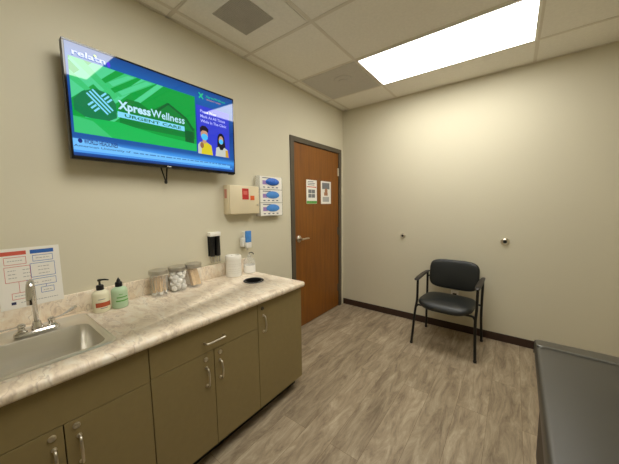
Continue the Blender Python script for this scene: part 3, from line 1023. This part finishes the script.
# the X mark of doubled strips
xs_ = []
for o_ in (-.012, 0, .012):
    xs_.append(quadstrip(-2.724 + o_, 1.965 + o_, -2.640 + o_, 1.881 + o_, .0085))
    xs_.append(quadstrip(-2.642 + o_, 1.963 - o_, -2.664 + o_, 1.941 - o_, .0085))
    xs_.append(quadstrip(-2.700 + o_, 1.905 - o_, -2.722 + o_, 1.883 - o_, .0085))
poly('cross_logo', xs_, cyan)
obj('clinic_lettering', text_mesh('Xpress', .043, on_left_wall(layer(), -2.604, 1.913), .0022, .165), white, scr)
obj('clinic_lettering', text_mesh('Wellness', .043, on_left_wall(layer(), -2.437, 1.913), .0007, .202), white, scr)
poly('banner', R4(-2.608, -2.237, 1.868, 1.898), cyan)
obj('banner_lettering', text_mesh('URGENT CARE', .016, on_left_wall(layer(), -2.575, 1.875), 0.0005, .315), emit('screen_banner_text', (20, 110, 70)), scr)
# blue info panel
PU0, PU1, PUZ0, PUZ1 = -2.150, -1.892, 1.742, 2.062
poly('violet_panel', R4(PU0, PU1, PUZ0, PUZ1), emit('screen_violet', (50, 62, 205)))
for k, s_ in enumerate(('Please Wear', 'Mask At All Times', 'While In The Clinic')):
    obj('panel_lettering', text_mesh(s_, .019, on_left_wall(layer(), -2.122, 2.018 - k * .032), .0004, (.125, .195, .205)[k]), emit('screen_violet_text', (190, 196, 255)), scr)
skin = emit('screen_skin', (196, 150, 122)); hair = emit('screen_hair', (24, 20, 34)); mask = emit('screen_mask', (80, 190, 245)); yel = emit('screen_yellow', (214, 200, 40)); whs = emit('screen_shirt', (196, 200, 190))
def ell(cy_, cz_, a, b_, n_=24): return [(cy_ + a * math.cos(2 * PI * i / n_), cz_ + b_ * math.sin(2 * PI * i / n_)) for i in range(n_)]
poly('picture_shirt', [(-2.145, 1.742), (-2.142, 1.80), (-2.125, 1.822), (-2.08, 1.825), (-2.045, 1.808), (-2.036, 1.742)], yel)
poly('picture_sleeve', [(-2.148, 1.742), (-2.147, 1.80), (-2.13, 1.822), (-2.118, 1.80), (-2.125, 1.742)], whs)
poly('picture_face', [ell(-2.098, 1.872, .027, .038), R4(-2.112, -2.085, 1.815, 1.85)], skin)
poly('picture_hair', [(-2.128, 1.885), (-2.13, 1.915), (-2.112, 1.932), (-2.085, 1.932), (-2.066, 1.915), (-2.068, 1.888), (-2.085, 1.90), (-2.11, 1.90)], hair)
poly('picture_mask', [ell(-2.097, 1.858, .025, .022)], mask)
poly('picture_hand', [ell(-2.118, 1.80, .014, .02)], emit('screen_hand', (150, 104, 70)))
poly('picture_hair', [ell(-1.965, 1.865, .030, .042), [(-1.995, 1.865), (-2.0, 1.79), (-1.985, 1.775), (-1.94, 1.775), (-1.928, 1.80), (-1.935, 1.865)]], hair)
poly('picture_shirt', [(-2.015, 1.742), (-2.008, 1.80), (-1.985, 1.81), (-1.975, 1.79), (-1.955, 1.79), (-1.94, 1.81), (-1.91, 1.795), (-1.903, 1.742)], whs)
poly('picture_face', [ell(-1.966, 1.858, .019, .030)], skin)
poly('picture_mask', [ell(-1.966, 1.848, .018, .018)], mask)
poly('picture_sleeve', [(-1.93, 1.742), (-1.93, 1.79), (-1.91, 1.795), (-1.903, 1.742)], emit('screen_ochre', (200, 160, 50)))
# small cross logo and name, top right
tg = emit('screen_teal', (40, 196, 130))
poly('small_cross_logo', [quadstrip(-2.128, 2.143, -2.098, 2.108, .009), quadstrip(-2.098, 2.143, -2.128, 2.108, .009)], tg)
obj('small_lettering', text_mesh('XpressWellness', .015, on_left_wall(layer(), -2.078, 2.125), .0002, .155), tg, scr)
obj('small_lettering', text_mesh('URGENT CARE', .009, on_left_wall(layer(), -2.076, 2.108), 0, .115), emit('screen_orange', (214, 150, 90)), scr)
# channel name, top left
obj('channel_lettering', text_mesh('relatn', .026, on_left_wall(layer(), -2.782, 2.117), .001, .135), emit('screen_lilac', (175, 190, 245)), scr)
poly('channel_dot', ell(-2.634, 2.122, .008, .014), emit('screen_purple', (84, 60, 225)))
poly('channel_spark', ell(-2.690, 2.142, .006, .006), emit('screen_lime', (190, 235, 120)))
# news band
poly('news_band', [(TY0 + bz, 1.656), (-1.895, 1.660), (-1.895, 1.688), (-2.40, 1.700), (-2.60, 1.708), (-2.66, 1.722), (TY0 + bz, 1.722)], emit('screen_band', (112, 190, 250)))
poly('news_band_shade', R4(TY0 + bz, TY1 - bz - .02, 1.656, 1.667), emit('screen_band_low', (70, 150, 235)))
navy = emit('screen_navy', (22, 44, 120))
obj('news_heading', text_mesh('WORLD HEADLINES', .022, on_left_wall(layer(), -2.765, 1.702), .0007, .145), navy, scr)
poly('news_emblem', [ell(-2.779, 1.713, .009, .011)], navy)
obj('news_ticker', text_mesh('American University of', .010, on_left_wall(layer(), -2.805, 1.684), 0.0002, .245), emit('screen_ticker', (40, 80, 150)), scr)
bm = B()
rnd = random.Random(9)
yv = -2.545
xl = layer()
while yv < -1.92:
    l = rnd.uniform(.012, .04)
    f = quad(bm, [(xl, yv, 1.684), (xl, yv + l, 1.684), (xl, yv + l, 1.690), (xl, yv, 1.690)])
    yv += l + .007
obj('news_ticker', bm, emit('screen_ticker_pale', (62, 120, 190)), scr)

# ------------------------------------------------------------------ back wall hardware
for xx, lb in ((.819, 'small round metal wall bumper on the back wall, left of the chair'), (1.799, 'round metal wall bumper on the back wall, above and right of the chair')):
    t = thing('wall_bumper', lb, 'wall bumper', (xx, 0, 1.003), 'wall bumpers on the back wall')
    sc = 1.45 if xx > 1 else 1.2
    bm = lathe(B(), (xx, 0, 1.003), [(.024 * sc, 0), (.025 * sc, -.006), (.022 * sc, -.014), (.016 * sc, -.020), (.011 * sc, -.018)], 24, 'y')
    obj('ring', bm, 'nickel', t, True)
    bm = lathe(B(), (xx, 0, 1.003), [(.011 * sc, -.016), (.011 * sc, -.020), (.008 * sc, -.023), (.001, -.024)], 20, 'y')
    obj('rubber_tip', bm, 'black', t, True)

t = thing('wall_outlet', 'small metal wall outlet plate on the back wall behind the chair', 'outlet', (1.43, 0, .41))
obj('plate', box(B(), 1.352, 1.424, -.008, 0, .325, .441, .002, 2), mat('outlet_plate', (246, 242, 232), .3), t)
for zz in (.352, .398):
    obj('socket', box(B(), 1.369, 1.407, -.0105, -.008, zz - .014, zz + .014, .001, 1), 'black', t)

# ------------------------------------------------------------------ chair
ch = thing('guest_chair', 'black armchair with padded vinyl seat and back against the back wall', 'chair', (0, 0, 0))
def pad(W, D, T_, corner, crown=0, curve=0, n=48, tilt=None, squareness=3.6):
    """cushion lying in the xy plane, centred, top up: rounded outline, full edges"""
    bm = B()
    prof = [(.90, -T_ * .5), (.965, -T_ * .42), (1.0, -T_ * .1), (1.0, T_ * .12), (.975, T_ * .32), (.93, T_ * .44), (.80, T_ * .52), (.5, T_ * .52 + crown), (.02, T_ * .52 + crown * 1.3)]
    rs = []
    for s, h in prof:
        ring = []
        for i in range(n):
            a = 2 * PI * i / n
            c_, s_ = math.cos(a), math.sin(a)
            q = 2 / squareness
            x_ = W / 2 * s * math.copysign(abs(c_) ** q, c_)
            y_ = D / 2 * s * math.copysign(abs(s_) ** q, s_)
            ring.append((x_, y_, h + curve * x_ * x_))
        rs.append(ring)
    rings(bm, rs)
    return bm
bm = pad(.478, .46, .055, 0, .006, squareness=3.8)
for v in bm.verts:      # narrower at the back, front edge rolls down
    v.co.x *= 1 - .04 * (v.co.y + .22) / .45
    if v.co.y < -.15: v.co.z -= (-.15 - v.co.y) ** 2 * 5
bmesh.ops.transform(bm, matrix=Matrix.Translation((0, -.050, .430)) @ Matrix.Rotation(math.radians(-2), 4, 'X'), verts=bm.verts)
obj('seat', bm, 'vinyl', ch, True)
bm = pad(.455, .300, .045, 0, .004, curve=.45, squareness=4.4)
bmesh.ops.transform(bm, matrix=Matrix.Translation((0, .190, .648)) @ Matrix.Rotation(math.radians(-8), 4, 'X') @ Matrix.Rotation(PI / 2, 4, 'X'), verts=bm.verts)
obj('backrest', bm, 'vinyl', ch, True)
bm = pad(.440, .285, .014, 0, 0, curve=.45, squareness=4.2)
bmesh.ops.transform(bm, matrix=Matrix.Translation((0, .218, .648)) @ Matrix.Rotation(math.radians(-8), 4, 'X') @ Matrix.Rotation(PI / 2, 4, 'X'), verts=bm.verts)
obj('back_shell', bm, 'black', ch, True)
bm = pad(.43, .40, .014, 0, 0, squareness=3.2)
bmesh.ops.transform(bm, matrix=Matrix.Translation((0, -.045, .396)), verts=bm.verts)
obj('seat_pan', bm, 'black', ch, True)
for s in (-1, 1):
    X_ = s * .252
    bm = B()
    tube(bm, smooth_path([(s * .272, -.232, .004), (s * .256, -.195, .32), (X_ + .006, -.178, .42), (X_ + .008, -.176, .50), (X_ + .008, -.176, .648)], 3), .0115, 10)
    lg = obj('leg', bm, 'black_metal', ch, True)
    obj('foot', lathe(B(), (s * .272, -.232, 0), [(.012, .0), (.014, .002), (.014, .018), (.012, .02)], 14), 'black', lg, True)
    bm = B()
    tube(bm, smooth_path([(s * .264, .222, .004), (s * .255, .188, .25), (X_ + .004, .166, .42), (X_ + .006, .156, .55), (X_ + .006, .152, .652)], 3), .0115, 10)
    lg = obj('leg', bm, 'black_metal', ch, True)
    obj('foot', lathe(B(), (s * .264, .222, 0), [(.012, .0), (.014, .002), (.014, .018), (.012, .02)], 14), 'black', lg, True)
    # arm
    bm = B()
    rs = []
    for (yy, hw, zt_, zb_) in ((-.232, .010, .655, .648), (-.222, .020, .664, .646), (-.15, .023, .674, .652), (0, .022, .680, .660), (.11, .018, .680, .660), (.165, .014, .674, .656), (.17, .008, .670, .660)):
        zc_ = (zt_ + zb_) / 2; hh = (zt_ - zb_) / 2
        rs.append([(X_ + .010 + hw * math.copysign(abs(math.cos(a)) ** .6, math.cos(a)), yy, zc_ - .006 + hh * math.copysign(abs(math.sin(a)) ** .6, math.sin(a))) for a in [2 * PI * i / 16 for i in range(16)]])
    rings(bm, rs)
    obj('armrest', bm, 'arm', ch, True)
    # backrest bracket from upright to back shell
    bm = B()
    tube(bm, smooth_path([(X_, .154, .60), (X_ - s * .02, .185, .605), (X_ - s * .07, .212, .615)], 3), .009, 8)
    obj('back_bracket', bm, 'black_metal', ch, True)
bm = B()
tube(bm, smooth_path([(-.253, -.185, .36), (-.235, -.185, .385), (-.19, -.183, .388), (.19, -.183, .388), (.235, -.185, .385), (.253, -.185, .36)], 3), .010, 10)
tube(bm, [(-.252, .170, .385), (.252, .170, .385)], .010, 10)
tube(bm, [(-.19, -.183, .386), (-.19, .170, .385)], .009, 10)
tube(bm, [(.19, -.183, .386), (.19, .170, .385)], .009, 10)
obj('seat_frame', bm, 'black_metal', ch, True)
ch.location = (1.386, -.335, 0)
ch.rotation_euler = (0, 0, math.radians(-2.5))

# ------------------------------------------------------------------ exam table
EX0, EX1, EY0, EY1, EZ = 1.946, 2.61, -3.72, -1.715, .82
et = thing('exam_table', 'dark grey padded exam table at the lower right, beside the camera', 'exam table', (EX0, EY1, 0))
bm = B()
# side profile along y: (y, z) of the top surface, far end rolls off past a welt
prof = [(EY1, EZ - .085), (EY1, EZ - .045), (EY1 - .004, EZ - .026), (EY1 - .012, EZ - .024), (EY1 - .030, EZ - .020), (EY1 - .124, EZ - .004), (EY1 - .134, EZ - .002), (EY1 - .144, EZ - .001),
        (EY1 - .20, EZ), (EY1 - .4, EZ), (-2.8, EZ), (EY0 + .02, EZ), (EY0, EZ - .02), (EY0, EZ - .085)]
rs = []
for i, (yy, zz) in enumerate(prof):
    pass
ins = [(.012, -.085), (.003, -.078), (0, -.030), (.001, -.012), (.003, -.006), (.007, -.002), (.014, 0)]
cols = [(EX0 + a, b_) for a, b_ in ins] + [(EX0 + .2, .0), (EX1 - .2, .0)] + [(EX1 - a, b_) for a, b_ in ins[::-1]]
grid = []
for yy, zz in prof:
    row = []
    for k, (xx, dz) in enumerate(cols):
        rise = zz - EZ
        # corner rounding in plan at the far end
        yk = yy
        if yy > EY1 - .05:
            m_ = min(xx - EX0, EX1 - xx)
            if m_ < .035: yk = yy - (.035 - m_) ** 2 / .035 * .6
        row.append(bm.verts.new((xx, yk, max(EZ - .085, min(zz, EZ + dz)) if dz > -.08 else EZ - .085)))
    grid.append(row)
for a, b_ in zip(grid, grid[1:]):
    for i in range(len(a) - 1):
        try: bm.faces.new((a[i], a[i + 1], b_[i + 1], b_[i]))
        except ValueError: pass
bm.faces.new(grid[0]); bm.faces.new(grid[-1])
bm.faces.new([r[0] for r in grid]); bm.faces.new([r[-1] for r in grid])
bmesh.ops.recalc_face_normals(bm, faces=bm.faces)
pd = obj('pad', bm, 'exam', et, True)
bm = B()
tube(bm, smooth_path([(EX0 + .012, EY1 - .160, EZ - .006), (EX0 + .022, EY1 - .144, EZ - .001), (EX0 + .06, EY1 - .140, EZ - .0005), (EX1 - .06, EY1 - .140, EZ - .0005), (EX1 - .022, EY1 - .144, EZ - .001), (EX1 - .012, EY1 - .160, EZ - .006)], 4), .0055, 8)
obj('welt', bm, mat('piping_vinyl', (96, 94, 86), .35), pd, True)
obj('frame', box(B(), EX0 + .014, EX1 - .014, EY0 + .02, EY1 - .03, EZ - .115, EZ - .0852, .004, 2), 'black_metal', et)
body = obj('base', box(B(), EX0 + .036, EX1 - .03, EY0 + .06, EY1 - .09, .08, EZ - .115, .004, 2), 'exam_base', et)
obj('plinth', box(B(), EX0 + .06, EX1 - .06, EY0 + .1, EY1 - .13, 0, .08), 'toe', et)
for k, (a, b_) in enumerate(((-3.60, -3.02), (-3.0, -2.44), (-2.42, -1.90))):
    dr = obj('drawer', box(B(), EX0 + .022, EX0 + .036, a, b_, .40, .69, .002, 1), 'exam_base', et)
et.rotation_euler = (0, 0, math.radians(-1.0))
